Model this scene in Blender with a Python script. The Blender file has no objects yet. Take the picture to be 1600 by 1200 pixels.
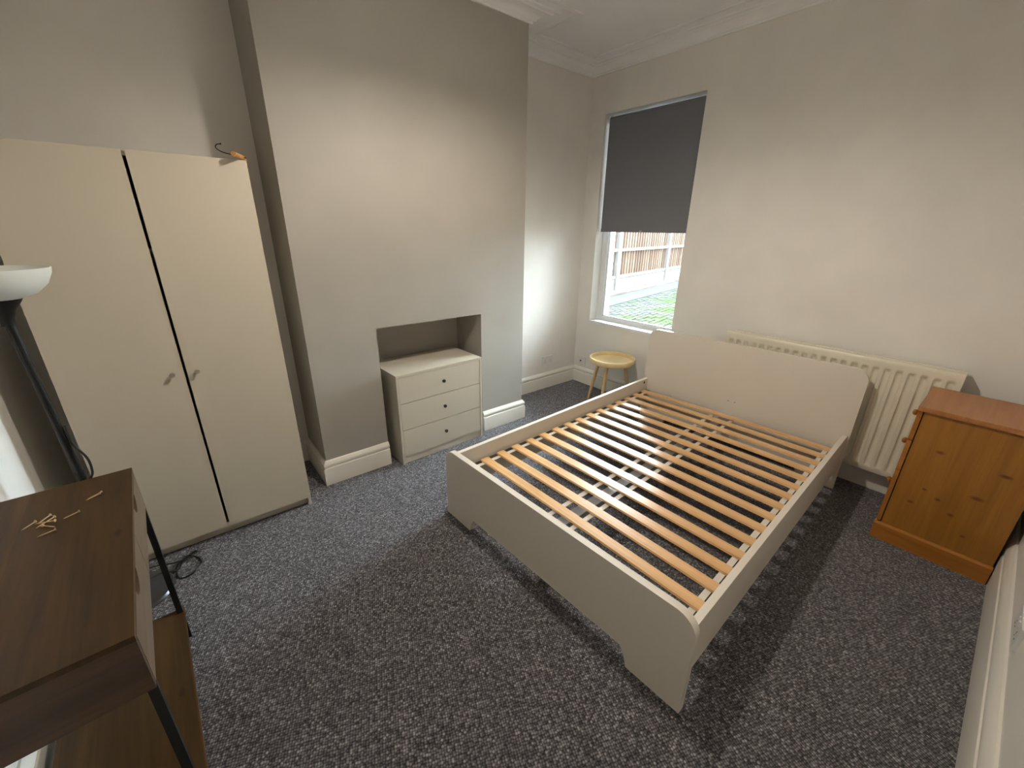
import bpy, bmesh, math, random
from mathutils import Vector, Matrix
R = math.radians
random.seed(7)
scene = bpy.context.scene
C = scene.collection

# ------------------------------------------------------------------ camera
F_PX, YAW, PITCH, ROLL = 642.85, 50.477, -20.687, 0.669
CAM = Vector((-3.280, -2.907, 1.560))
cd = bpy.data.cameras.new('camera')
cd.sensor_fit = 'HORIZONTAL'; cd.sensor_width = 36.0
cd.lens = F_PX / 1600 * 36.0
cd.clip_start = 0.02; cd.clip_end = 200
cam = bpy.data.objects.new('camera', cd); C.objects.link(cam)
_f = Vector((math.cos(R(PITCH)) * math.cos(R(YAW)), math.cos(R(PITCH)) * math.sin(R(YAW)), math.sin(R(PITCH))))
_r = Vector((math.sin(R(YAW)), -math.cos(R(YAW)), 0)); _u = _r.cross(_f)
_r2 = _r * math.cos(R(ROLL)) + _u * math.sin(R(ROLL)); _u2 = -_r * math.sin(R(ROLL)) + _u * math.cos(R(ROLL))
m3 = Matrix((_r2, _u2, -_f)).transposed()
cam.matrix_world = Matrix.Translation(CAM) @ m3.to_4x4()
scene.camera = cam

# ------------------------------------------------------------------ light and exposure
SKY = 62.0            # overcast sky radiance
BULB = 1040.0         # radiance of the pendant bulb
w = bpy.data.worlds.new('overcast'); scene.world = w; w.use_nodes = True
bg = w.node_tree.nodes['Background']
bg.inputs[0].default_value = (0.83, 0.925, 1.0, 1); bg.inputs[1].default_value = SKY
vs = scene.view_settings
vs.view_transform = 'Standard'; vs.look = 'None'; vs.gamma = 1.0; vs.use_curve_mapping = False
vs.exposure = 0.16

# ------------------------------------------------------------------ materials
def srgb(r, g, b):
    f = lambda c: (c / 255 / 12.92) if c / 255 <= .04045 else ((c / 255 + .055) / 1.055) ** 2.4
    return (f(r), f(g), f(b), 1)

class NT:
    def __init__(s, name):
        s.m = bpy.data.materials.new(name); s.m.use_nodes = True
        s.t = s.m.node_tree; s.n = s.t.nodes; s.l = s.t.links
        s.b = s.n['Principled BSDF']; s.co = None
    def add(s, kind, **kw):
        n = s.n.new(kind)
        for k, v in kw.items(): setattr(n, k, v)
        return n
    def coord(s, scale=(1, 1, 1), rot=(0, 0, 0)):
        if not s.co: s.co = s.add('ShaderNodeTexCoord')
        mp = s.add('ShaderNodeMapping'); mp.inputs['Scale'].default_value = scale; mp.inputs['Rotation'].default_value = rot
        s.l.new(s.co.outputs['Object'], mp.inputs[0]); return mp.outputs[0]
    def noise(s, vec, scale, detail=3, rough=.5, dist=0):
        n = s.add('ShaderNodeTexNoise'); s.l.new(vec, n.inputs['Vector'])
        n.inputs['Scale'].default_value = scale; n.inputs['Detail'].default_value = detail
        n.inputs['Roughness'].default_value = rough; n.inputs['Distortion'].default_value = dist
        return n.outputs['Fac']
    def ramp(s, fac, stops):
        r = s.add('ShaderNodeValToRGB'); s.l.new(fac, r.inputs[0]); e = r.color_ramp.elements
        while len(e) < len(stops): e.new(.5)
        for i, (p, c) in enumerate(stops): e[i].position = p; e[i].color = c
        return r.outputs[0]
    def math(s, op, a, b=None):
        n = s.add('ShaderNodeMath', operation=op)
        for i, x in enumerate((a, b)):
            if x is None: continue
            if isinstance(x, (int, float)): n.inputs[i].default_value = x
            else: s.l.new(x, n.inputs[i])
        return n.outputs[0]
    def mix(s, fac, a, b, blend='MIX'):
        n = s.add('ShaderNodeMix', data_type='RGBA', blend_type=blend)
        for i, x in ((0, fac), (6, a), (7, b)):
            if isinstance(x, (int, float, tuple)): n.inputs[i].default_value = x
            else: s.l.new(x, n.inputs[i])
        return n.outputs[2]
    def bump(s, h, strength, dist):
        n = s.add('ShaderNodeBump'); n.inputs['Strength'].default_value = strength; n.inputs['Distance'].default_value = dist
        s.l.new(h, n.inputs['Height']); s.l.new(n.outputs[0], s.b.inputs['Normal'])
    def set(s, color=None, rough=.5, metal=0, spec=.5, coat=0):
        if color is not None:
            if isinstance(color, tuple): s.b.inputs['Base Color'].default_value = color
            else: s.l.new(color, s.b.inputs['Base Color'])
        s.b.inputs['Roughness'].default_value = rough; s.b.inputs['Metallic'].default_value = metal
        s.b.inputs['Specular IOR Level'].default_value = spec; s.b.inputs['Coat Weight'].default_value = coat; s.b.inputs['Coat Roughness'].default_value = .28
        return s.m

def paint(name, c, rough=.6, var=.04, bump=.05, bscale=220, spec=.35):
    t = NT(name); v = t.coord()
    n = t.noise(v, 3.0, 4)
    lo = tuple(x * (1 - var) for x in c[:3]) + (1,); hi = tuple(min(1, x * (1 + var)) for x in c[:3]) + (1,)
    col = t.ramp(n, [(.3, lo), (.7, hi)])
    t.bump(t.noise(v, bscale, 2), bump, .002)
    return t.set(col, rough, spec=spec)

def plain(name, c, rough=.5, metal=0, spec=.5, coat=0):
    t = NT(name); v = t.coord(); n = t.noise(v, 9, 3)
    col = t.ramp(n, [(.3, tuple(x * .96 for x in c[:3]) + (1,)), (.7, c)])
    return t.set(col, rough, metal, spec, coat)

def wood(name, c1, c2, axis, band=0, band_axis=0, bandvar=.25, rough=.45, spec=.4, grain=26, knots=(), knotcol=None, coat=0, bump=.08):
    t = NT(name)
    sc = [1, 1, 1]; sc[axis] = .06
    v = t.coord(tuple(sc))
    n1 = t.noise(v, grain, 5, .6, .6); n2 = t.noise(v, grain * 6, 3, .5)
    f = t.math('ADD', t.math('MULTIPLY', n1, .75), t.math('MULTIPLY', n2, .25))
    col = t.ramp(f, [(.32, c1), (.68, c2)])
    if band:
        v2 = t.coord(); sx = t.add('ShaderNodeSeparateXYZ'); t.l.new(v2, sx.inputs[0])
        k = t.math('FLOOR', t.math('DIVIDE', sx.outputs[band_axis], band))
        wn = t.add('ShaderNodeTexWhiteNoise', noise_dimensions='1D'); t.l.new(k, wn.inputs['W'])
        g = t.math('ADD', t.math('MULTIPLY', wn.outputs['Value'], 2 * bandvar), 1 - bandvar)
        cb = t.add('ShaderNodeCombineColor'); [t.l.new(g, cb.inputs[i]) for i in range(3)]
        col = t.mix(1.0, col, cb.outputs[0], 'MULTIPLY')
    if knots:
        v3 = t.coord()
        for (p, r, s) in knots:
            a = t.add('ShaderNodeVectorMath', operation='SUBTRACT'); t.l.new(v3, a.inputs[0]); a.inputs[1].default_value = p
            b = t.add('ShaderNodeVectorMath', operation='MULTIPLY'); t.l.new(a.outputs[0], b.inputs[0]); b.inputs[1].default_value = s
            ln = t.add('ShaderNodeVectorMath', operation='LENGTH'); t.l.new(b.outputs[0], ln.inputs[0])
            mask = t.ramp(t.math('DIVIDE', ln.outputs['Value'], r * .75), [(.35, (.85,) * 3 + (1,)), (1.0, (0, 0, 0, 1))])
            col = t.mix(mask, col, knotcol)
    t.bump(f, bump, .002)
    return t.set(col, rough, spec=spec, coat=coat)

M = {}
M['wall_white'] = paint('wall_white', srgb(233, 230, 225), .55)
M['wall_grey'] = paint('wall_grey', srgb(166, 162, 154), .5)
M['ceiling'] = paint('ceiling_white', srgb(246, 247, 248), .75)
M['gloss_white'] = paint('gloss_white', srgb(232, 229, 221), .28, .02, .03, 90, .5)
M['cream'] = paint('cream_laminate', srgb(200, 192, 176), .42, .015, .02, 300, .4)
M['cream_bed'] = paint('cream_bed', srgb(224, 217, 205), .36, .015, .02, 300, .45)
M['upvc'] = plain('white_upvc', srgb(240, 243, 246), .25)
M['rad'] = plain('radiator_enamel', srgb(232, 226, 208), .35)
M['black_metal'] = plain('black_metal', srgb(20, 19, 18), .5, .0, .25)
M['black_plastic'] = plain('black_plastic', srgb(22, 22, 23), .35)
M['base_dark'] = plain('dark_base', srgb(70, 71, 74), .28, .5)
M['steel'] = plain('galvanised_steel', srgb(205, 210, 216), .3, .8)
M['dark_steel'] = plain('dark_steel', srgb(72, 72, 66), .5, .4)
M['knob_metal'] = plain('knob_metal', srgb(176, 170, 158), .35, .5)
M['ribbon'] = plain('white_ribbon', srgb(226, 220, 210), .6)
M['opal'] = plain('opal_plastic', srgb(228, 232, 228), .4)
M['brass'] = plain('yellow_zinc', srgb(178, 152, 116), .45, .3)
M['dark_gap'] = plain('dark_hole', srgb(12, 11, 10), .8)
M['socket'] = plain('white_socket', srgb(226, 226, 226), .35)
M['concrete'] = paint('concrete', (0.0646, 0.0608, 0.0589, 1), .9, .15, .6, 40, spec=0)
M['gravel'] = paint('gravel', (0.0427, 0.03587, 0.03245, 1), .95, .3, .9, 30, spec=0)
M['slab'] = paint('slab', (0.02819, 0.0316, 0.03331, 1), .85, .12, .4, 40, spec=0)
M['sky_block'] = paint('sky_block_render', srgb(168, 164, 158), .9, spec=0)  # finish of the added sky-blocking wall beside the yard
M['slat'] = wood('birch_slat', srgb(206, 158, 104), srgb(232, 190, 138), 1, rough=.3, spec=.5, grain=30, coat=.45, bump=.03)
M['stool'] = wood('stool_wood', srgb(216, 192, 142), srgb(234, 212, 166), 0, rough=.35, grain=24)
M['stool_leg'] = wood('stool_leg_wood', srgb(200, 166, 116), srgb(222, 190, 142), 2, rough=.4, grain=24)
KN = [((-.0, -.13, .57), .016, (0, .6, 1)), ((0, -.35, .545), .02, (0, .55, 1.4)), ((0, -.13, .36), .011, (0, .7, 1)), ((0, -.185, .33), .014, (0, .7, 1)),
      ((0, -.30, .40), .02, (0, .5, 1.2)), ((0, -.10, .27), .013, (0, .6, 1)), ((0, -.245, .275), .017, (0, .8, 1)), ((0, -.31, .19), .013, (0, .8, 1)), ((0, -.155, .055), .013, (0, .8, 1))]
M['pine'] = wood('orange_pine', srgb(134, 88, 28), srgb(160, 110, 42), 2, .085, 1, .1, .38, .45, 22, KN, srgb(96, 50, 18))
M['pine_top'] = wood('orange_pine_top', srgb(150, 94, 48), srgb(176, 122, 72), 0, .09, 1, .07, .36, .45, 22)
M['pine_plinth'] = wood('orange_pine_plinth', srgb(144, 90, 32), srgb(170, 114, 48), 1, rough=.38, grain=22)
M['walnut'] = wood('dark_rustic_wood', srgb(46, 31, 15), srgb(90, 64, 32), 1, .078, 0, .42, .45, .22, 12,
                   [((-.235, -.66, .777), .03, (1, .55, 0)), ((-.03, -.40, .777), .016, (1, .5, 0))], srgb(36, 20, 12))
M['walnut_shaded'] = wood('shaded_rustic_side', srgb(44, 29, 18), srgb(76, 52, 34), 0, rough=.45, grain=14)  # base colour darkened to paint in the shade on the end panel
M['walnut_sheen'] = wood('rustic_front_sheen', srgb(74, 60, 47), srgb(112, 94, 76), 1, rough=.42, grain=16)  # greyer, lighter base colour paints in the window's glancing reflection
M['hanger_wood'] = wood('hanger_wood', srgb(176, 120, 62), srgb(214, 164, 104), 0, rough=.35, grain=40)

def carpet():
    t = NT('grey_loop_carpet'); v = t.coord((1, 1, 1), (0, 0, R(22)))
    vo = t.add('ShaderNodeTexVoronoi'); t.l.new(v, vo.inputs['Vector']); vo.inputs['Scale'].default_value = 118; vo.inputs['Randomness'].default_value = .45
    hsep = t.add('ShaderNodeSeparateColor'); t.l.new(vo.outputs['Color'], hsep.inputs[0])
    loopcol = t.ramp(hsep.outputs[0], [(0, srgb(96, 95, 99)), (.45, srgb(126, 124, 129)), (.85, srgb(150, 148, 153)), (1, srgb(178, 176, 181))])
    edge = t.ramp(vo.outputs['Distance'], [(.28, (1, 1, 1, 1)), (.66, (.2, .19, .19, 1))])
    col = t.mix(1.0, loopcol, edge, 'MULTIPLY')
    big = t.ramp(t.noise(v, 5, 3), [(.3, (.88, .88, .88, 1)), (.7, (1, 1, 1, 1))])
    col = t.mix(1.0, col, big, 'MULTIPLY')
    h = t.math('SUBTRACT', 1.0, vo.outputs['Distance'])
    fine = t.noise(v, 900, 2)
    h = t.math('ADD', h, t.math('MULTIPLY', fine, .35))
    t.bump(h, .9, .006)
    m = t.set(col, .95, spec=.1)
    t.b.inputs['Sheen Weight'].default_value = .15
    return m
M['carpet'] = carpet()

def fabric():
    t = NT('blind_fabric'); v = t.coord()
    n = t.noise(v, 500, 2)
    t.bump(n, .15, .001)
    return t.set(t.ramp(n, [(.3, srgb(110, 111, 116)), (.7, srgb(120, 121, 126))]), .85, spec=.2)
M['blind'] = fabric()

def fence_mat():
    t = NT('fence_board'); v = t.coord((1, 1, .1)); n = t.noise(v, 14, 4)
    oi = t.add('ShaderNodeObjectInfo')
    a = t.ramp(n, [(.3, (0.0399, 0.02565, 0.019, 1)), (.7, (0.0646, 0.0475, 0.038, 1))])
    g = t.math('ADD', t.math('MULTIPLY', oi.outputs['Random'], .5), .7)
    cb = t.add('ShaderNodeCombineColor'); [t.l.new(g, cb.inputs[i]) for i in range(3)]
    return t.set(t.mix(1.0, a, cb.outputs[0], 'MULTIPLY'), .85, spec=0)
M['fence'] = fence_mat()
M['fence_rail'] = wood('fence_rail', (0.0646, 0.0608, 0.057, 1), (0.0836, 0.0779, 0.0722, 1), 0, rough=.85, spec=0)

def setts_mat():
    t = NT('mossy_setts'); v = t.coord()
    a = t.ramp(t.noise(v, 6, 2), [(.3, (0.01879, 0.02135, 0.0222, 1)), (.7, (0.03587, 0.03245, 0.02989, 1))])
    moss = t.ramp(t.noise(v, 1.3, 4, .6), [(.46, (0, 0, 0, 1)), (.6, (.8, .8, .8, 1))])
    return t.set(t.mix(moss, a, (0.01879, 0.02647, 0.01025, 1)), .9, spec=0)
M['setts'] = setts_mat()
M['soil'] = paint('mossy_joint', (0.01025, 0.01538, 0.006832, 1), .95, .3, .6, 30, spec=0)

def glass():
    m = bpy.data.materials.new('window_glass'); m.use_nodes = True; t = m.node_tree
    for n in list(t.nodes):
        if n.type == 'BSDF_PRINCIPLED': t.nodes.remove(n)
    tr = t.nodes.new('ShaderNodeBsdfTransparent'); tr.inputs[0].default_value = (.95, .98, .97, 1)
    gl = t.nodes.new('ShaderNodeBsdfGlossy'); gl.inputs['Roughness'].default_value = .02
    fr = t.nodes.new('ShaderNodeFresnel'); fr.inputs[0].default_value = 1.45
    mx = t.nodes.new('ShaderNodeMixShader')
    t.links.new(fr.outputs[0], mx.inputs[0]); t.links.new(tr.outputs[0], mx.inputs[1]); t.links.new(gl.outputs[0], mx.inputs[2])
    t.links.new(mx.outputs[0], t.nodes['Material Output'].inputs[0])
    return m
M['glass'] = glass()

def emit(name, c, s):
    m = bpy.data.materials.new(name); m.use_nodes = True; t = m.node_tree
    b = t.nodes['Principled BSDF']; b.inputs['Base Color'].default_value = (.9, .9, .9, 1)
    b.inputs['Emission Color'].default_value = c; b.inputs['Emission Strength'].default_value = s
    return m
def translucent(name, c, mixf):
    m = bpy.data.materials.new(name); m.use_nodes = True; t = m.node_tree
    t.nodes.remove(t.nodes['Principled BSDF'])
    d = t.nodes.new('ShaderNodeBsdfDiffuse'); d.inputs[0].default_value = c
    tr = t.nodes.new('ShaderNodeBsdfTranslucent'); tr.inputs[0].default_value = c
    mx = t.nodes.new('ShaderNodeMixShader'); mx.inputs[0].default_value = mixf
    t.links.new(d.outputs[0], mx.inputs[1]); t.links.new(tr.outputs[0], mx.inputs[2]); t.links.new(mx.outputs[0], t.nodes['Material Output'].inputs[0])
    return m
M['shade'] = translucent('pendant_shade', (.97, .97, .965, 1), .8)
M['bulb'] = emit('warm_bulb', (1.0, .895, .755, 1), BULB)

# ------------------------------------------------------------------ geometry helpers
def link(name, me, mat, parent=None, loc=None):
    o = bpy.data.objects.new(name, me); C.objects.link(o)
    if mat is not None and not me.materials: me.materials.append(mat)
    if parent is not None: o.parent = parent
    if loc is not None: o.location = loc
    return o
def finish(bm, name, mat, parent=None, smooth=False, bevel=0, seg=2, loc=None):
    if bevel:
        es = [e for e in bm.edges if len(e.link_faces) == 2 and e.calc_face_angle(0) > R(40)]
        bmesh.ops.bevel(bm, geom=es, offset=bevel, segments=seg, profile=.5, affect='EDGES', clamp_overlap=True)
    bmesh.ops.recalc_face_normals(bm, faces=bm.faces)
    me = bpy.data.meshes.new(name); bm.to_mesh(me); bm.free()
    if smooth:
        me.polygons.foreach_set('use_smooth', [True] * len(me.polygons))
        me.set_sharp_from_angle(angle=R(smooth if smooth is not True else 40))
    return link(name, me, mat, parent, loc)
def bx(bm, x0, x1, y0, y1, z0, z1):
    x0, x1 = sorted((x0, x1)); y0, y1 = sorted((y0, y1)); z0, z1 = sorted((z0, z1))
    v = [bm.verts.new((x, y, z)) for z in (z0, z1) for y in (y0, y1) for x in (x0, x1)]
    for f in ((0, 1, 3, 2), (4, 5, 7, 6), (0, 1, 5, 4), (2, 3, 7, 6), (0, 2, 6, 4), (1, 3, 7, 5)): bm.faces.new([v[i] for i in f])
    return v
def box(name, dims, mat, parent=None, bevel=0, seg=2):
    bm = bmesh.new()
    for d in (dims if isinstance(dims[0], (tuple, list)) else [dims]): bx(bm, *d)
    return finish(bm, name, mat, parent, smooth=bool(bevel), bevel=bevel, seg=seg)
def prism(bm, pts, axis, a, b):
    """pts: 2-D outline in the two other axes (in x,y,z order)."""
    def mk(p, t):
        q = list(p); q.insert(axis, t); return bm.verts.new(q)
    A = [mk(p, a) for p in pts]; B = [mk(p, b) for p in pts]; n = len(pts)
    bm.faces.new(A); bm.faces.new(B[::-1])
    for i in range(n): bm.faces.new((A[i], A[(i + 1) % n], B[(i + 1) % n], B[i]))
def lathe(bm, prof, seg=32, c=(0, 0, 0), closed=False):
    rings = []
    for r, z in prof:
        if r < 1e-6: rings.append([bm.verts.new((c[0], c[1], c[2] + z))])
        else: rings.append([bm.verts.new((c[0] + r * math.cos(2 * math.pi * i / seg), c[1] + r * math.sin(2 * math.pi * i / seg), c[2] + z)) for i in range(seg)])
    prs = list(zip(rings, rings[1:])) + ([(rings[-1], rings[0])] if closed else [])
    for a, b in prs:
        for i in range(seg):
            j = (i + 1) % seg
            if len(a) == 1 and len(b) == 1: continue
            if len(a) == 1: bm.faces.new((a[0], b[i], b[j]))
            elif len(b) == 1: bm.faces.new((a[i], a[j], b[0]))
            else: bm.faces.new((a[i], a[j], b[j], b[i]))
def tube(bm, pts, rad, seg=8, cap=True):
    pts = [Vector(p) for p in pts]; rads = rad if isinstance(rad, (list, tuple)) else [rad] * len(pts)
    rings = []; up = None
    for i, p in enumerate(pts):
        d = (pts[min(i + 1, len(pts) - 1)] - pts[max(i - 1, 0)]).normalized()
        if up is None: up = d.orthogonal().normalized()
        up = (up - d * up.dot(d)).normalized(); s = d.cross(up)
        rings.append([bm.verts.new(p + (up * math.cos(2 * math.pi * k / seg) + s * math.sin(2 * math.pi * k / seg)) * rads[i]) for k in range(seg)])
    for a, b in zip(rings, rings[1:]):
        for k in range(seg): bm.faces.new((a[k], a[(k + 1) % seg], b[(k + 1) % seg], b[k]))
    if cap: bm.faces.new(rings[0][::-1]); bm.faces.new(rings[-1])
def spline(pts, n=8):
    pts = [Vector(p) for p in pts]; out = []
    for i in range(len(pts) - 1):
        p0 = pts[max(i - 1, 0)]; p1 = pts[i]; p2 = pts[i + 1]; p3 = pts[min(i + 2, len(pts) - 1)]
        for k in range(n):
            t = k / n
            out.append(.5 * ((2 * p1) + (p2 - p0) * t + (2 * p0 - 5 * p1 + 4 * p2 - p3) * t * t + (3 * p1 - p0 - 3 * p2 + p3) * t ** 3))
    out.append(pts[-1]); return out
def sweep(bm, path, prof, closed, scales=None):
    """profile (offset to the left of travel, z) swept along a 2-D path with mitred corners."""
    n = len(path); P = [Vector(p) for p in path]
    E = n if closed else n - 1
    d = [(P[(i + 1) % n] - P[i]).normalized() for i in range(E)]
    sc = scales or [1] * E
    def off(i, o):
        a = (i - 1) % E if closed else i - 1; b = i
        if not closed and i == 0: return P[0] + Vector((-d[0].y, d[0].x)) * o * sc[0]
        if not closed and i == n - 1: return P[-1] + Vector((-d[-1].y, d[-1].x)) * o * sc[-1]
        na = Vector((-d[a].y, d[a].x)); nb = Vector((-d[b].y, d[b].x))
        q1 = P[i] + na * o * sc[a]; q2 = P[i] + nb * o * sc[b]
        cr = d[a].x * d[b].y - d[a].y * d[b].x
        if abs(cr) < 1e-6: return q1
        t = ((q2 - q1).x * d[b].y - (q2 - q1).y * d[b].x) / cr
        return q1 + d[a] * t
    rows = [[bm.verts.new((*off(i, o), z)) for (o, z) in prof] for i in range(n)]
    m = len(prof)
    for i in range(E):
        a, b = rows[i], rows[(i + 1) % n]
        for k in range(m):
            if not closed or True: bm.faces.new((a[k], a[(k + 1) % m], b[(k + 1) % m], b[k]))
    if not closed: bm.faces.new(rows[0]); bm.faces.new(rows[-1][::-1])
def empty(name, loc, rz=0):
    o = bpy.data.objects.new(name, None); C.objects.link(o); o.location = loc; o.rotation_euler = (0, 0, rz); o.empty_display_size = .1
    return o
def tag(o, label, cat, group=None, kind=None):
    o['label'] = label; o['category'] = cat
    if group: o['group'] = group
    if kind: o['kind'] = kind
    return o
def struct(o, label=None):
    o['kind'] = 'structure'
    if label: o['label'] = label
    return o
def copy_part(o, parent, loc=None):
    c = o.copy(); C.objects.link(c); c.parent = parent
    if loc is not None: c.location = loc
    return c

# ------------------------------------------------------------------ room
H = 2.88; W = -3.221
XL0 = -3.885; SK = .0                     # left wall leans into the room along y
xl = lambda y: XL0 - SK * y
BX0, BX1, BD = -2.743, -1.111, .407          # chimney breast
RX0, RX1, RZ, RDEP = -2.329, -1.525, .963, .343
WY0, WY1, WZ0, WZ1 = -.171, -1.085, .692, 2.501
WT = .30

bm = bmesh.new(); prism(bm, [(xl(0), .0), (0, 0), (0, W), (xl(W), W)], 2, -.08, 0)
struct(finish(bm, 'floor', M['carpet']), 'dark grey flecked loop pile carpet')
bm = bmesh.new(); bx(bm, -4.2, .3, W - .15, .15, H, H + .12)
struct(finish(bm, 'ceiling', M['ceiling']), 'plain white ceiling')
bm = bmesh.new()
for d in ((0, WT, WY1, WY0, -.1, WZ0), (0, WT, WY1, WY0, WZ1, H), (0, WT, WY0, .15, -.1, H), (0, WT, W - .15, WY1, -.1, H)): bx(bm, *d)
bmesh.ops.remove_doubles(bm, verts=bm.verts, dist=1e-5)
struct(finish(bm, 'wall_window', M['wall_white']), 'off white wall with the window opening')
struct(box('wall_back', (BX1, 0, 0, .15, -.1, H), M['wall_white']), 'off white alcove wall between chimney breast and window wall')
struct(box('wall_alcove', (-4.03, BX0, 0, .15, -.1, H), M['wall_white']), 'off white alcove wall behind the wardrobe')
bm = bmesh.new()
for d in ((BX0, RX0, -BD, .15, -.1, H), (RX1, BX1, -BD, .15, -.1, H), (RX0, RX1, -BD, .15, RZ, H), (RX0, RX1, -BD + RDEP, .15, -.1, RZ)): bx(bm, *d)
struct(finish(bm, 'wall_chimney_breast', M['wall_grey']), 'grey painted chimney breast with a square recess')
bm = bmesh.new(); prism(bm, [(xl(0), 0), (xl(W), W), (xl(W) - .15, W), (xl(0) - .15, 0)], 2, -.1, H)
struct(finish(bm, 'wall_left', M['wall_white']), 'off white wall behind the sideboard')
struct(box('wall_near', (xl(W) - .15, 0, W - .15, W, -.1, H), M['wall_white']), 'off white wall behind the pine chest')

# coving: closed loop, interior on the left of travel (counter-clockwise)
loop = [(0, 0), (BX1, 0), (BX1, -BD), (BX0, -BD), (BX0, 0), (xl(0), 0), (xl(W), W), (0, W)]
cov = [(0, 2.798), (.012, 2.798), (.014, 2.808), (.022, 2.812), (.03, 2.826), (.05, 2.842), (.078, 2.851), (.082, 2.858), (.105, 2.861), (.11, 2.868), (.160, 2.870), (.162, 2.8795), (.170, 2.8795), (.171, 2.872), (.180, 2.872), (.182, 2.885), (0, 2.885)]
bm = bmesh.new(); sweep(bm, loop, cov, True, [1, 1.7, 1, 1, 1, 1, 1, 1])
struct(finish(bm, 'trim_1', M['ceiling'], smooth=30), 'white moulded ceiling coving')

bbp = lambda h, t: [(0, 0), (t, 0), (t, h * .66), (t * .92, h * .70), (t * .60, h * .72), (t * .60, h * .76), (t * .9, h * .80), (t * .86, h * .87), (t * .45, h * .97), (t * .25, h), (0, h)]
def skirting(name, path, h=.166, t=.025, label=None):
    bm = bmesh.new(); sweep(bm, path, bbp(h, t), False)
    return struct(finish(bm, name, M['gloss_white'], smooth=25), label)
skirting('baseboard_back', [(0, W), (0, 0), (BX1, 0), (BX1, -BD), (RX1, -BD)], label='white moulded skirting around the window alcove')
skirting('baseboard_chimney', [(RX0, -BD), (BX0, -BD), (BX0, 0), (xl(0), 0), (xl(W), W)], label='white moulded skirting left of the recess')
skirting('baseboard_near', [(xl(W), W), (0, W)], .235, .03, label='tall white skirting behind the pine chest')

# window
wd = empty('window_1', (0, 0, 0)); struct(wd, 'white framed window with a single lower pane')
fx0, fx1 = .11, .17
bm = bmesh.new()
fw = .055
for d in ((fx0, fx1, WY0 - fw, WY0, WZ0, WZ1), (fx0, fx1, WY1, WY1 + fw, WZ0, WZ1), (fx0, fx1, WY1 + fw, WY0 - fw, WZ0, WZ0 + .035), (fx0, fx1, WY1 + fw, WY0 - fw, WZ1 - fw, WZ1)): bx(bm, *d)
finish(bm, 'window_frame', M['upvc'], wd)
bm = bmesh.new()
bw = .018; y0, y1, z0, z1 = WY1 + fw, WY0 - fw, WZ0 + .035, WZ1 - fw
for d in ((fx0 + .018, fx0 + .03, y1 - bw, y1, z0, z1), (fx0 + .018, fx0 + .03, y0, y0 + bw, z0, z1), (fx0 + .018, fx0 + .03, y0 + bw, y1 - bw, z0, z0 + bw * .6), (fx0 + .018, fx0 + .03, y0 + bw, y1 - bw, z1 - bw, z1)): bx(bm, *d)
finish(bm, 'glazing_bead', M['upvc'], wd)
box('pane', (fx0 + .031, fx0 + .037, y0, y1, z0, z1), M['glass'], wd)
box('window_sill', (-.012, fx0, WY1 + .001, WY0 - .001, WZ0 - .022, WZ0 + .002), M['upvc'], wd, bevel=.003)

# ------------------------------------------------------------------ roller blind
BY0, BY1, BZ, BLX = -.19, -1.075, 1.545, .045
rb = empty('roller_blind', (BLX, (BY0 + BY1) / 2, BZ)); tag(rb, 'dark grey roller blind half drawn down over the window', 'blind')
hy = (BY0 - BY1) / 2; top = 2.466 - BZ
bm = bmesh.new(); n = 14
pts = [(0, .0)] + [(.0, top * i / 10) for i in range(1, 11)]
prof = [(-.0006, 0), (.0006, 0), (.0006, top), (-.0006, top)]
prism(bm, [(x, z) for x, z in prof], 1, -hy, hy)
finish(bm, 'fabric', M['blind'], rb)
bm = bmesh.new(); tube(bm, [(.018, -hy, top), (.018, hy, top)], .0195, 20); finish(bm, 'roller', M['blind'], rb, smooth=True)
for s in (-1, 1):
    box('bracket', (-.004, .05, s * hy, s * (hy + .008), top - .03, top + .03), M['upvc'], rb, bevel=.002)
box('bottom_bar', (-.004, .006, -hy, hy, -.004, .022), M['blind'], rb, bevel=.002)
box('pull_tab', (-.006, -.004, -.012, .012, -.002, .012), M['knob_metal'], rb)

# ------------------------------------------------------------------ pendant that lights the room (hangs above the frame)
LX, LY, LZ = -2.08, -1.66, 2.50
pl = empty('pendant_lamp', (LX, LY, H)); tag(pl, 'ceiling pendant with a white metal shade in the middle of the room', 'lamp')
bm = bmesh.new(); lathe(bm, [(0, -.001), (.05, -.001), (.048, -.02), (.02, -.035), (0, -.035)], 24); finish(bm, 'ceiling_rose', M['upvc'], pl, smooth=True)
zr = LZ - H
bm = bmesh.new(); tube(bm, [(0, 0, -.03), (0, 0, zr + .12)], .004, 8); finish(bm, 'cord', M['upvc'], pl)
bm = bmesh.new(); lathe(bm, [(.100, zr + .135), (.114, zr + .09), (.132, zr + .02), (.155, zr - .05), (.152, zr - .05), (.129, zr + .02), (.111, zr + .09), (.097, zr + .135)], 40, closed=True)
for k in range(3):
    tube(bm, [(.016, 0, zr + .1), (.099 * math.cos(k * 2.094), .099 * math.sin(k * 2.094), zr + .13)], .0015, 6)
finish(bm, 'shade', M['shade'], pl, smooth=True)
bm = bmesh.new(); lathe(bm, [(0, zr + .12), (.018, zr + .12), (.018, zr + .045), (0, zr + .045)], 16); finish(bm, 'lamp_holder', M['upvc'], pl)
bm = bmesh.new(); bmesh.ops.create_icosphere(bm, subdivisions=2, radius=.042, matrix=Matrix.Translation((0, 0, zr))); finish(bm, 'bulb', M['bulb'], pl, smooth=True)

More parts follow.
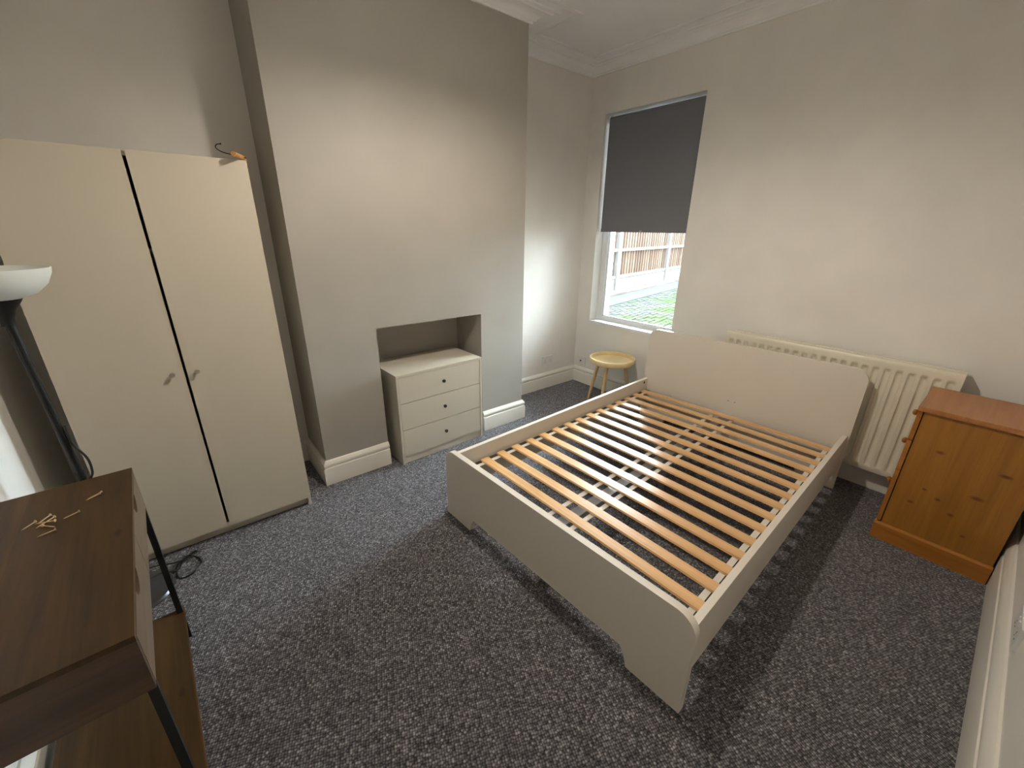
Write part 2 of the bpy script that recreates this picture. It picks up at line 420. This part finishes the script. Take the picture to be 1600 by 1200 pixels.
# ------------------------------------------------------------------ wardrobe
KX0, KX1, KG, KYF, KH = -3.718, -2.893, -3.304, -.579, 1.826
wr = empty('wardrobe', (KX0, KYF, 0)); tag(wr, 'tall cream two door wardrobe in the alcove beside the chimney breast', 'wardrobe')
Wd = KX1 - KX0; g = KG - KX0; D = .545; t = .018
for x in (0, Wd - t): box('side_panel', (x, x + t, .018, D, 0, KH - .001), M['cream'], wr, bevel=.0012)
box('top_panel', (t, Wd - t, .018, D, KH - t, KH), M['cream'], wr)
box('bottom_panel', (t, Wd - t, .02, D - .006, .055, .055 + t), M['cream'], wr)
box('back_panel', (t, Wd - t, D - .006, D - .001, .055 + t, KH - t), M['cream'], wr)
box('plinth', (t, Wd - t, .045, .059, 0, .055), M['cream'], wr)
box('shelf', (t, Wd - t, .05, D - .006, 1.45, 1.466), M['cream'], wr)
for (a, b, kx) in ((.001, g - .0055, g - .048), (g + .0055, Wd - .001, g + .043)):
    dr = box('door', (a, b, 0, .017, .060, KH + .002), M['cream'], wr, bevel=.0012)
    bm = bmesh.new()
    tube(bm, [(kx, 0.001, .928), (kx, -.012, .928), (kx, -.014, .928), (kx, -.026, .928)], [.0055, .0055, .0095, .0105], 16)
    finish(bm, 'knob', M['knob_metal'], dr, smooth=True)

# coat hanger lying on the wardrobe
hg = empty('coat_hanger', (-2.935, -.50, KH + .002)); tag(hg, 'wooden coat hanger with a black hook lying on top of the wardrobe', 'hanger')
bm = bmesh.new()
arm = [Vector((.085, .20, .008)), Vector((.06, .10, .012)), Vector((.045, 0, .013)), Vector((.02, -.075, .014)), Vector((-.012, -.135, .016))]
tube(bm, spline(arm, 5), [.009] * 6 + [.012] * 9 + [.010] * 6, 12); finish(bm, 'body', M['hanger_wood'], hg, smooth=True)
hk = spline([(.045, -.06, .012), (.0, -.085, .016), (-.045, -.10, .022), (-.066, -.105, .034), (-.062, -.105, .047), (-.046, -.10, .0525)], 6)
bm = bmesh.new(); tube(bm, hk, .0021, 8)
bmesh.ops.create_icosphere(bm, subdivisions=1, radius=.0038, matrix=Matrix.Translation(hk[-1]))
o = finish(bm, 'hook', M['black_metal'], hg, smooth=True); o['label'] = 'black wire hook'

# ------------------------------------------------------------------ chest of drawers in the recess
ch = empty('chest_of_drawers', (-2.272, -.503, 0), R(1.42)); tag(ch, 'low cream three drawer chest with black knobs standing in the chimney recess', 'chest of drawers')
CW, CHH, CD, t = .69, .658, .40, .016
for x in (0, CW - t): box('side_panel', (x, x + t, 0, CD, 0, CHH - t), M['cream'], ch, bevel=.001)
box('top_panel', (0, CW, 0, CD, CHH - t, CHH), M['cream'], ch, bevel=.001)
box('back_panel', (t, CW - t, CD - .006, CD - .001, .03, CHH - t), M['cream'], ch)
box('plinth', (t, CW - t, .012, .026, 0, .055), M['cream'], ch)
zs = [(.0575, .2545), (.2590, .4520), (.4565, .6395)]
for (a, b) in zs:
    dr = box('drawer', [(t + .002, CW - t - .002, .002, .018, a, b), (t + .02, CW - t - .02, .017, .36, a + .02, b - .03)], M['cream'], ch)
    bm = bmesh.new(); kz = (a + b) / 2 + .004; kx = CW / 2 + .005
    tube(bm, [(kx, .002, kz), (kx, -.006, kz)], .006, 14); finish(bm, 'knob_stem', M['knob_metal'], dr, smooth=True)
    bm = bmesh.new(); tube(bm, [(kx, -.005, kz), (kx, -.010, kz), (kx, -.019, kz), (kx, -.022, kz)], [.007, .0115, .0125, .010], 18); o = finish(bm, 'knob', M['black_plastic'], dr, smooth=True); o['label'] = 'black knob'

# ------------------------------------------------------------------ bed frame
BTH = 2.2
bed = empty('bed_frame', (-2.291, -1.134, 0), R(BTH)); tag(bed, 'cream double bed frame with bare wooden slats and no mattress', 'bed')
BW, BL, TH = 1.431, 2.014, .030
def board_outline(h, r=.075, leg=.215, cut=.085, w=BW):
    p = [(0, 0), (0, h - r)]
    p += [(r - r * math.cos(a), h - r + r * math.sin(a)) for a in [R(9 * k) for k in range(1, 11)]]
    p += [(w - r + r * math.sin(a), h - r + r * math.cos(a)) for a in [R(9 * k) for k in range(0, 11)]]
    p += [(w, 0), (w - leg, 0), (w - leg - .012, cut * .55), (w - leg - .035, cut), (leg + .035, cut), (leg + .012, cut * .55), (leg, 0)]
    return [(-y, z) for y, z in p]
bm = bmesh.new(); prism(bm, board_outline(.424), 0, 0, TH); finish(bm, 'footboard', M['cream_bed'], bed, bevel=.0025, smooth=True)
bm = bmesh.new(); prism(bm, board_outline(.805), 0, BL, BL + TH)
hb = finish(bm, 'headboard', M['cream_bed'], bed, bevel=.0025, smooth=True)
for yy in (-.70, -.745):
    bm = bmesh.new(); tube(bm, [(BL - .0006, yy, .385), (BL + .003, yy, .385)], .0035, 8); finish(bm, 'screw_hole', M['dark_gap'], hb)
RT = .025
for s, y0 in ((0, -.012), (1, -(BW - .012 - RT))):
    rl = box('side_rail', (TH, BL, y0 - RT, y0, .150, .380), M['cream_bed'], bed, bevel=.002)
    yi = y0 - RT if s == 0 else y0
    sg = -1 if s == 0 else 1
    box('slat_ledge', [(TH + .01, BL - .01, yi, yi + sg * .032, .274, .278), (TH + .01, BL - .01, yi, yi + sg * .003, .24, .274)], M['dark_steel'], rl)
    for hx in (BL - .055,):
        bm = bmesh.new(); tube(bm, [(hx, yi + sg * .0008, .352), (hx, yi - sg * .004, .352)], .011, 14); finish(bm, 'bolt_hole', M['dark_gap'], rl)
MID = -BW / 2
mb = box('mid_beam', (TH, BL, MID - .028, MID + .028, .228, .276), M['steel'], bed, bevel=.004)
box('support_leg', (TH + .10, TH + .118, MID - .125, MID + .125, 0, .228), M['cream_bed'], bed, bevel=.002)
box('centre_leg', (BL * .55, BL * .55 + .03, MID - .015, MID + .015, 0, .228), M['steel'], bed)
yl0, yl1 = -.012 - RT - .012, MID + .004
yr0, yr1 = MID - .004, -(BW - .012 - RT - .012)
def slat_mesh(a, b, name):
    bm = bmesh.new(); n = 10; w2 = .0285; rows = []
    for i in range(n + 1):
        u = i / n; y = a + (b - a) * u; z = .007 * math.sin(math.pi * u)
        rows.append([bm.verts.new((x, y, z + zz)) for (x, zz) in ((-w2, .0), (-w2 + .003, .009), (w2 - .003, .009), (w2, 0.))])
    for p, q in zip(rows, rows[1:]):
        for k in range(4): bm.faces.new((p[k], p[(k + 1) % 4], q[(k + 1) % 4], q[k]))
    bm.faces.new(rows[0]); bm.faces.new(rows[-1][::-1])
    return bm
first = None
US = [.235 + .1206 * k for k in range(15)]
sl = None
for k, u in enumerate(US):
    if sl is None:
        a_ = sl = finish(slat_mesh(yl0, yr1, 's'), 'slat', M['slat'], bed, loc=(u, 0, .285))
    else:
        a_ = copy_part(sl, bed, (u + random.uniform(-.002, .002), 0, .285))
    a_.rotation_euler = (0, 0, R(-1.45 + 1.95 * k / 14))
for y in (-.082, MID + .068, MID - .068, -(BW - .082)):
    box('ribbon', (US[0] - .09, US[-1] + .04, y - .012, y + .012, .2805, .2838), M['ribbon'], bed)

# ------------------------------------------------------------------ radiator
RY0, RY1, RZ0, RZ1, RXF = -1.596, -2.847, .155, .863, -.12
ra = empty('radiator', (0, (RY0 + RY1) / 2, RZ0)); tag(ra, 'cream panel radiator with vertical ribs on the wall behind the headboard', 'radiator')
hl = (RY0 - RY1) / 2; hh = RZ1 - RZ0
bm = bmesh.new()
NC = 23; pitch = (2 * hl - .03) / NC
ys = [-hl]; ds = [0]
for i in range(NC):
    c = -hl + .015 + pitch * (i + .5)
    for o, d in ((-.44, 0), (-.34, 0), (-.28, .35), (-.2, .9), (-.1, 1), (.1, 1), (.2, .9), (.28, .35), (.34, 0), (.44, 0)): ys.append(c + o * pitch); ds.append(d)
ys.append(hl); ds.append(0)
zz = [0, .012, .03, .036, .044, .054, .07, .2, .35, .5, hh - .078, hh - .066, hh - .058, hh - .05, hh - .04, hh - .02, hh - .006, hh]
def zm(z): return max(0, min(1, (z - .034) / .03, (hh - .048 - z) / .018))
grid = [[bm.verts.new((RXF + .013 * d * zm(z) + (.004 if z in (0, hh) else 0), y, z)) for y, d in zip(ys, ds)] for z in zz]
for a, b in zip(grid, grid[1:]):
    for i in range(len(ys) - 1): bm.faces.new((a[i], a[i + 1], b[i + 1], b[i]))
back = [[bm.verts.new((RXF + .022, y, z)) for y in (-hl, hl)] for z in (0, hh)]
bm.faces.new([v for v in grid[0]] + [back[0][1], back[0][0]]); bm.faces.new(grid[-1][::-1] + [back[1][0], back[1][1]])
bm.faces.new([r[0] for r in grid] + [back[1][0], back[0][0]]); bm.faces.new([r[-1] for r in grid][::-1] + [back[0][1], back[1][1]])
bm.faces.new((back[0][0], back[0][1], back[1][1], back[1][0]))
finish(bm, 'front_panel', M['rad'], ra, smooth=50)
box('rear_panel', (-.05, -.035, -hl, hl, 0, hh), M['rad'], ra, bevel=.002)
box('top_grille', [(RXF + .024, -.052, -hl + .01, hl - .01, hh - .012, hh - .006), (RXF + .024, RXF + .028, -hl + .01, hl - .01, hh - .03, hh - .006)], M['rad'], ra)
for s in (-1, 1): box('side_cover', (RXF + .02, -.036, s * hl, s * (hl - .006), .02, hh - .003), M['rad'], ra, bevel=.001)
for s in (-1, 1): box('wall_bracket', (-.037, -.002, s * hl * .7 - .02, s * hl * .7 + .02, .06, hh - .06), M['rad'], ra)
bm = bmesh.new(); tube(bm, [(-.075, -hl + .02, .03), (-.075, -hl - .035, .03), (-.075, -hl - .035, -RZ0 + .002)], .0075, 10); finish(bm, 'supply_pipe', M['steel'], ra, smooth=True)

# ------------------------------------------------------------------ pine chest (drawers face the bed)
PX0, PX1, PY0, PY1, PH = -.581, -.140, -2.746, -3.186, .774
pc = empty('pine_chest', (PX0, PY0, 0)); tag(pc, 'orange pine bedside chest with wooden knobs in the corner beside the radiator', 'chest of drawers')
pw, pd = PX1 - PX0, PY0 - PY1
i_ = .014
bm = bmesh.new()
for d in ((i_, i_ + .016, -pd + .004, -.027, .0, PH - .022), (pw - i_ - .016, pw - i_, -pd + .004, -.027, .0, PH - .022), (i_ + .016, pw - i_ - .016, -pd + .004, -pd + .012, .0, PH - .022)): bx(bm, *d)
finish(bm, 'carcass', M['pine'], pc)
box('top', (0, pw, -pd, 0, PH - .022, PH), M['pine_top'], pc, bevel=.009, seg=4)
bm = bmesh.new()
pl_ = [(0, 0), (0, .088), (.004, .094), (i_ - .001, .098), (i_ - .001, 0)]
sweep(bm, [(pw, -pd), (pw, 0), (0, 0), (0, -pd)], pl_, False)
finish(bm, 'plinth', M['pine_plinth'], pc)
for (a, b) in ((.104, .415), (.419, .588), (.592, .748)):
    dr = box('drawer', [(i_, pw - i_, -.022, -.004, a, b)], M['pine_plinth'], pc, bevel=.004)
    for kx in (pw * .5,):
        kz = (a + b) / 2 + (.0 if b < .5 else .004)
        bm = bmesh.new(); tube(bm, [(kx, -.006, kz), (kx, .004, kz), (kx, .008, kz), (kx, .016, kz), (kx, .024, kz), (kx, .028, kz)], [.008, .007, .012, .0165, .013, .004], 16); finish(bm, 'knob', M['pine_plinth'], dr, smooth=True)

# ------------------------------------------------------------------ tray-top side table
SX, SY, SZ, SR = -.262, -.692, .463, .204
st = empty('side_table', (SX, SY, 0)); tag(st, 'small round light wood tray table on three legs below the window', 'table')
bm = bmesh.new(); lathe(bm, [(SR - .014, SZ - .044), (SR - .004, SZ - .044), (SR, SZ - .036), (SR, SZ - .004), (SR - .003, SZ), (SR - .009, SZ), (SR - .012, SZ - .003), (SR - .014, SZ - .03)], 56, closed=True); finish(bm, 'rim', M['stool'], st, smooth=True)
bm = bmesh.new(); lathe(bm, [(0, SZ - .043), (SR - .013, SZ - .043), (SR - .013, SZ - .031), (0, SZ - .031)], 56); finish(bm, 'tray', M['stool'], st, smooth=True)
rv = Vector((math.sin(R(YAW)), -math.cos(R(YAW)), 0)); fv = Vector((math.cos(R(YAW)), math.sin(R(YAW)), 0))
for th in (-4, 148, 238):
    d = rv * math.cos(R(th)) + fv * math.sin(R(th))
    bm = bmesh.new(); tube(bm, [d * .118 + Vector((0, 0, SZ - .043)), d * .16 + Vector((0, 0, .22)), d * .20 + Vector((0, 0, .0))], [.017, .016, .011], 14); finish(bm, 'leg', M['stool_leg'], st, smooth=True)

# ------------------------------------------------------------------ wall sockets
so = empty('wall_socket', (-.415, 0, .298)); tag(so, 'white double plug socket on the alcove wall', 'socket')
box('plate', (-.074, .074, -.010, .0, -.043, .043), M['socket'], so, bevel=.003)
for cx in (-.036, .036):
    for (dx, dz, wx, wz) in ((0, .010, .003, .007), (-.011, -.010, .006, .003), (.011, -.010, .006, .003)):
        box('pin_slot', (cx + dx - wx / 2, cx + dx + wx / 2, -.0104, -.009, dz - wz - .006, dz - .006 + wz * .4), M['dark_gap'], so)
for cx in (-.014, .014): box('switch', (cx - .006, cx + .006, -.0135, -.009, .016, .034), M['socket'], so, bevel=.0015)
s3 = empty('wall_socket', (-1.338, W, .338)); tag(s3, 'white double plug socket on the wall above the tall skirting', 'socket')
box('plate', (-.074, .074, 0, .012, -.043, .043), M['socket'], s3, bevel=.003)
for cx in (-.036, .036):
    for (dx, dz, wx, wz) in ((0, .010, .003, .007), (-.011, -.010, .006, .003), (.011, -.010, .006, .003)):
        box('pin_slot', (cx + dx - wx / 2, cx + dx + wx / 2, .011, .0124, dz - wz - .006, dz - .006 + wz * .4), M['dark_gap'], s3)
for cx in (-.014, .014): box('switch', (cx - .006, cx + .006, .011, .0155, .016, .034), M['socket'], s3, bevel=.0015)
s2 = empty('aerial_socket', (0, -.118, .238)); tag(s2, 'white single aerial socket on the window wall above the skirting', 'socket')
box('plate', (-.012, 0, -.043, .043, -.043, .043), M['socket'], s2, bevel=.003)
bm = bmesh.new(); tube(bm, [(-.011, .012, .002), (-.02, .012, .002)], .008, 14); finish(bm, 'connector', M['black_plastic'], s2)

# ------------------------------------------------------------------ sideboard
sb = empty('sideboard', (-3.512, -1.138, 0), R(1.76)); tag(sb, 'dark brown rustic wood console table on a black metal frame', 'table')
SD, SL, ST, SBm, SS = .335, .822, .777, .621, .133
box('top', (-SD, 0, -SL, 0, ST - .015, ST), M['walnut'], sb, bevel=.0012)
box('end_panel', (-SD, -.0005, -.015, -.0005, SBm, ST - .015), M['walnut_shaded'], sb)
box('end_panel', (-SD, -.0005, -SL + .0005, -SL + .015, SBm, ST - .015), M['walnut_shaded'], sb)
box('bottom_panel', (-SD, -.001, -SL + .015, -.015, SBm, SBm + .014), M['walnut_shaded'], sb)
box('back_panel', (-SD, -SD + .01, -SL + .015, -.015, SBm + .014, ST - .015), M['walnut_shaded'], sb)
half = (SL - .03) / 2
for k in range(2):
    ya = -.015 - k * half - .0015; yb = -.015 - (k + 1) * half + .0015
    z0, z1 = SBm + .002, ST - .017
    c = (ya + yb) / 2
    pr = [(ya, z1), (ya, z0), (yb, z0), (yb, z1)] + [(c - .048 * math.cos(R(a)), z1 - .034 * math.sin(R(a))) for a in range(0, 181, 15)]
    bm = bmesh.new(); prism(bm, pr, 0, -.014, .0)
    dr = finish(bm, 'drawer', M['walnut_sheen'], sb)
    box('drawer_box', [(-SD + .02, -.014, ya - .02, ya - .028, z0 + .016, z1 - .04), (-SD + .02, -.014, yb + .02, yb + .028, z0 + .016, z1 - .04), (-SD + .02, -.014, ya - .02, yb + .02, z0 + .0145, z0 + .018)], M['walnut_shaded'], dr)
q = .018
for y in (-.012, -SL + .012 + q):
    for x in (-q, -SD):
        bm = bmesh.new(); bx(bm, x, x + q, y - q, y, 0, SBm); finish(bm, 'leg', M['black_metal'], sb)
    box('cross_bar', (-SD + q, -q, y - q, y, SS - .016 - .018, SS - .016), M['black_metal'], sb)
box('shelf', (-SD + .012, .004, -SL + .006, -.004, SS - .015, SS), M['walnut'], sb, bevel=.001)

# screws on the sideboard
scr = [((-3.681, -1.329), (-3.700, -1.353)), ((-3.708, -1.343), (-3.730, -1.367)), ((-3.668, -1.357), (-3.700, -1.390)), ((-3.664, -1.382), (-3.706, -1.364)),
       ((-3.659, -1.424), (-3.689, -1.431)), ((-3.690, -1.381), (-3.670, -1.399)), ((-3.619, -1.357), (-3.647, -1.369)), ((-3.577, -1.271), (-3.603, -1.286)), ((-3.580, -1.279), (-3.606, -1.292))]
lab = ['brass coloured wood screw in the small pile on the console table'] * 6 + ['single brass coloured screw lying beside the small pile'] + ['brass coloured screw in the pair nearest the table corner'] * 2
for k, (h, t_) in enumerate(scr):
    a = Vector((*h, 0)); b = Vector((*t_, 0)); L = max(.036, (b - a).length); d = (b - a).normalized()
    o = empty('screw', (a.x, a.y, ST + (.0052 if k in (2, 3) else 0)), math.atan2(d.y, d.x)); tag(o, lab[k], 'screw', ['loose screws in the pile', 'loose screw', 'pair of screws'][0 if k < 6 else 1 if k == 6 else 2])
    bm = bmesh.new(); tube(bm, [(0, 0, .0042), (.001, 0, .0042), (.004, 0, .0036)], [.0042, .0042, .0018], 12); finish(bm, 'head', M['brass'], o, smooth=True)
    bm = bmesh.new(); pts = []; rr = []
    for i in range(25):
        x = .004 + (L - .004) * i / 24; pts.append((x, 0, .0036 - .0018 * i / 24)); rr.append((.0019 if i % 2 else .0014) * (1 if i < 20 else (25 - i) / 6 + .05))
    tube(bm, pts, rr, 8); finish(bm, 'shank', M['brass'], o)

# ------------------------------------------------------------------ floor lamp
BXC = Vector((-3.685, -.780, 0))
fl = empty('floor_lamp', BXC); tag(fl, 'black floor lamp with a white bowl uplighter shade beside the wardrobe', 'lamp')
topv = Vector((-.018, -.095, 1.285))
bm = bmesh.new(); lathe(bm, [(0, 0), (.132, 0), (.136, .008), (.130, .018), (.06, .028), (.016, .036), (0, .036)], 48); finish(bm, 'base', M['base_dark'], fl, smooth=True)
bm = bmesh.new(); tube(bm, [Vector((0, 0, .03)), topv * .5 + Vector((0, 0, .015)), topv], .0115, 14)
tube(bm, [topv * .49 + Vector((0, 0, .015)), topv * .515 + Vector((0, 0, .015))], .0135, 14); finish(bm, 'pole', M['black_metal'], fl, smooth=True)
bm = bmesh.new(); lathe(bm, [(0, -.035), (.017, -.035), (.019, -.012), (.03, .015), (.048, .04), (.056, .054), (.0, .054)], 28, topv); finish(bm, 'cup', M['black_metal'], fl, smooth=True)
bm = bmesh.new(); lathe(bm, [(.0, .045), (.05, .048), (.09, .062), (.120, .09), (.137, .125), (.140, .142), (.137, .142), (.133, .125), (.116, .093), (.088, .066), (.05, .053), (0, .05)], 48, topv); finish(bm, 'shade', M['opal'], fl, smooth=True)
off = Vector((.016, -.006, 0))
cp = [topv * .68 + off, topv * .62 + off * 1.1, topv * .57 + off * 2.4, topv * .52 + off * 2.2, topv * .47 + off, topv * .3 + off, topv * .2 + off * 1.8, topv * .1 + off, Vector((.04, .02, .05)), Vector((.09, .06, .03)), Vector((.145, .07, .006)),
      Vector((.18, .155, .006)), Vector((.228, .105, .006)), Vector((.236, .048, .006)), Vector((.203, .002, .006)), Vector((.155, -.003, .006)), Vector((.142, .05, .006)), Vector((.150, .11, .008)), Vector((.215, .168, .006)), Vector((.228, .150, .006)), Vector((.19, .12, .012)), Vector((.12, .108, .03)), Vector((.09, .16, .005)), Vector((.0, .178, .005)), Vector((-.10, .185, .005))]
bm = bmesh.new(); tube(bm, spline(cp, 6), .0040, 8); finish(bm, 'cable', M['black_plastic'], fl, smooth=True)
sv = topv * .47 + off
box('inline_switch', (sv.x - .009, sv.x + .013, sv.y - .012, sv.y + .010, sv.z - .04, sv.z + .03), M['black_plastic'], fl, bevel=.004)

# ------------------------------------------------------------------ outside the window
GZ = -.10
gr = box('ground', (.3, 30, -14, 20, GZ - .1, GZ - .012), M['soil']); struct(gr, 'mossy yard ground outside the window')
AN = R(10.3); P0 = Vector((10.26, 5.24, GZ))
fe = empty('garden_fence', P0, AN); tag(fe, 'brown vertical board garden fence with concrete posts outside the window', 'fence')
BW_ = .088
bm = bmesh.new(); prism(bm, [(-.055, -.028), (.055, -.028), (.055, .006), (-.055, .006)], 2, .36, 1.95)
b0 = finish(bm, 'board', M['fence'], fe, loc=(-6.6, 0, 0))
for k in range(1, 134):
    copy_part(b0, fe, (-6.6 + k * BW_, 0 if k % 2 == 0 else .036, 0))
pb = None
for s in (-7.4, -3.7, 0, 3.7):
    if pb is None:
        pb = box('post', (-.09, .09, -.12, .0, -.1, 1.95), M['concrete'], fe, bevel=.01); pb.location = (s, 0, 0)
    else: copy_part(pb, fe, (s, 0, 0))
    if s < 3.7:
        for z in (.40, 1.13, 1.8): box('rail', (s + .09, s + 3.61, -.09, -.028, z - .035, z + .04), M['fence_rail'], fe)
        box('gravel_board', (s + .09, s + 3.61, -.07, -.03, -.1, .34), M['concrete'], fe)
struct(box('wall_sky_block', (.3, 5.2, -6.6, -2.95, GZ - .02, 4.2), M['sky_block']), 'unseen wall added beside the yard to hold sky light off the alcove')  # out of view, added so the sky does not over-light the alcove
bm = bmesh.new(); bx(bm, -9, 8, -.50, -.13, GZ - .02, GZ + .05)
o = finish(bm, 'gravel_border', M['gravel']); o.location = (P0.x, P0.y, 0); o.rotation_euler = (0, 0, AN)
tag(o, 'pale gravel border along the foot of the garden fence', 'gravel', kind='stuff')
pa = empty('slab_path', (P0.x, P0.y, GZ), AN); tag(pa, 'grey concrete slab path beside the gravel border', 'path')
s0 = None
for k in range(18):
    x = -9 + k * .9
    if s0 is None: s0 = box('slab', (0, .885, -1.12, -.53, -.03, .01), M['slab'], pa, bevel=.006); s0.location = (x, 0, 0)
    else: copy_part(s0, pa, (x, 0, 0))
bm = bmesh.new(); random.seed(3)
dx = Vector((math.cos(AN), math.sin(AN))); dy = Vector((-math.sin(AN), math.cos(AN)))
for r in range(46):
    for k in range(62):
        s = -9.2 + k * .235 + (.117 if r % 2 else 0); q_ = -1.16 - r * .115
        c = Vector((P0.x, P0.y)) + dx * (s + .1) + dy * (q_ - .05)
        if c.x < .55 or c.x > 12.5 or (c.y < -2.3 and c.x < 5.35): continue
        z = GZ + random.uniform(-.008, .008); a, b = .1, .045
        cs = [c + dx * i * a + dy * j * b for i, j in ((-1, -1), (1, -1), (1, 1), (-1, 1))]
        lo = [bm.verts.new((p.x, p.y, GZ - .03)) for p in cs]; hi = [bm.verts.new((c.x + (p.x - c.x) * .92, c.y + (p.y - c.y) * .88, z)) for p in cs]
        bm.faces.new(hi)
        for i in range(4): bm.faces.new((lo[i], lo[(i + 1) % 4], hi[(i + 1) % 4], hi[i]))
tag(finish(bm, 'paving_setts', M['setts']), 'mossy block paving of the yard seen through the window', 'paving', kind='stuff')
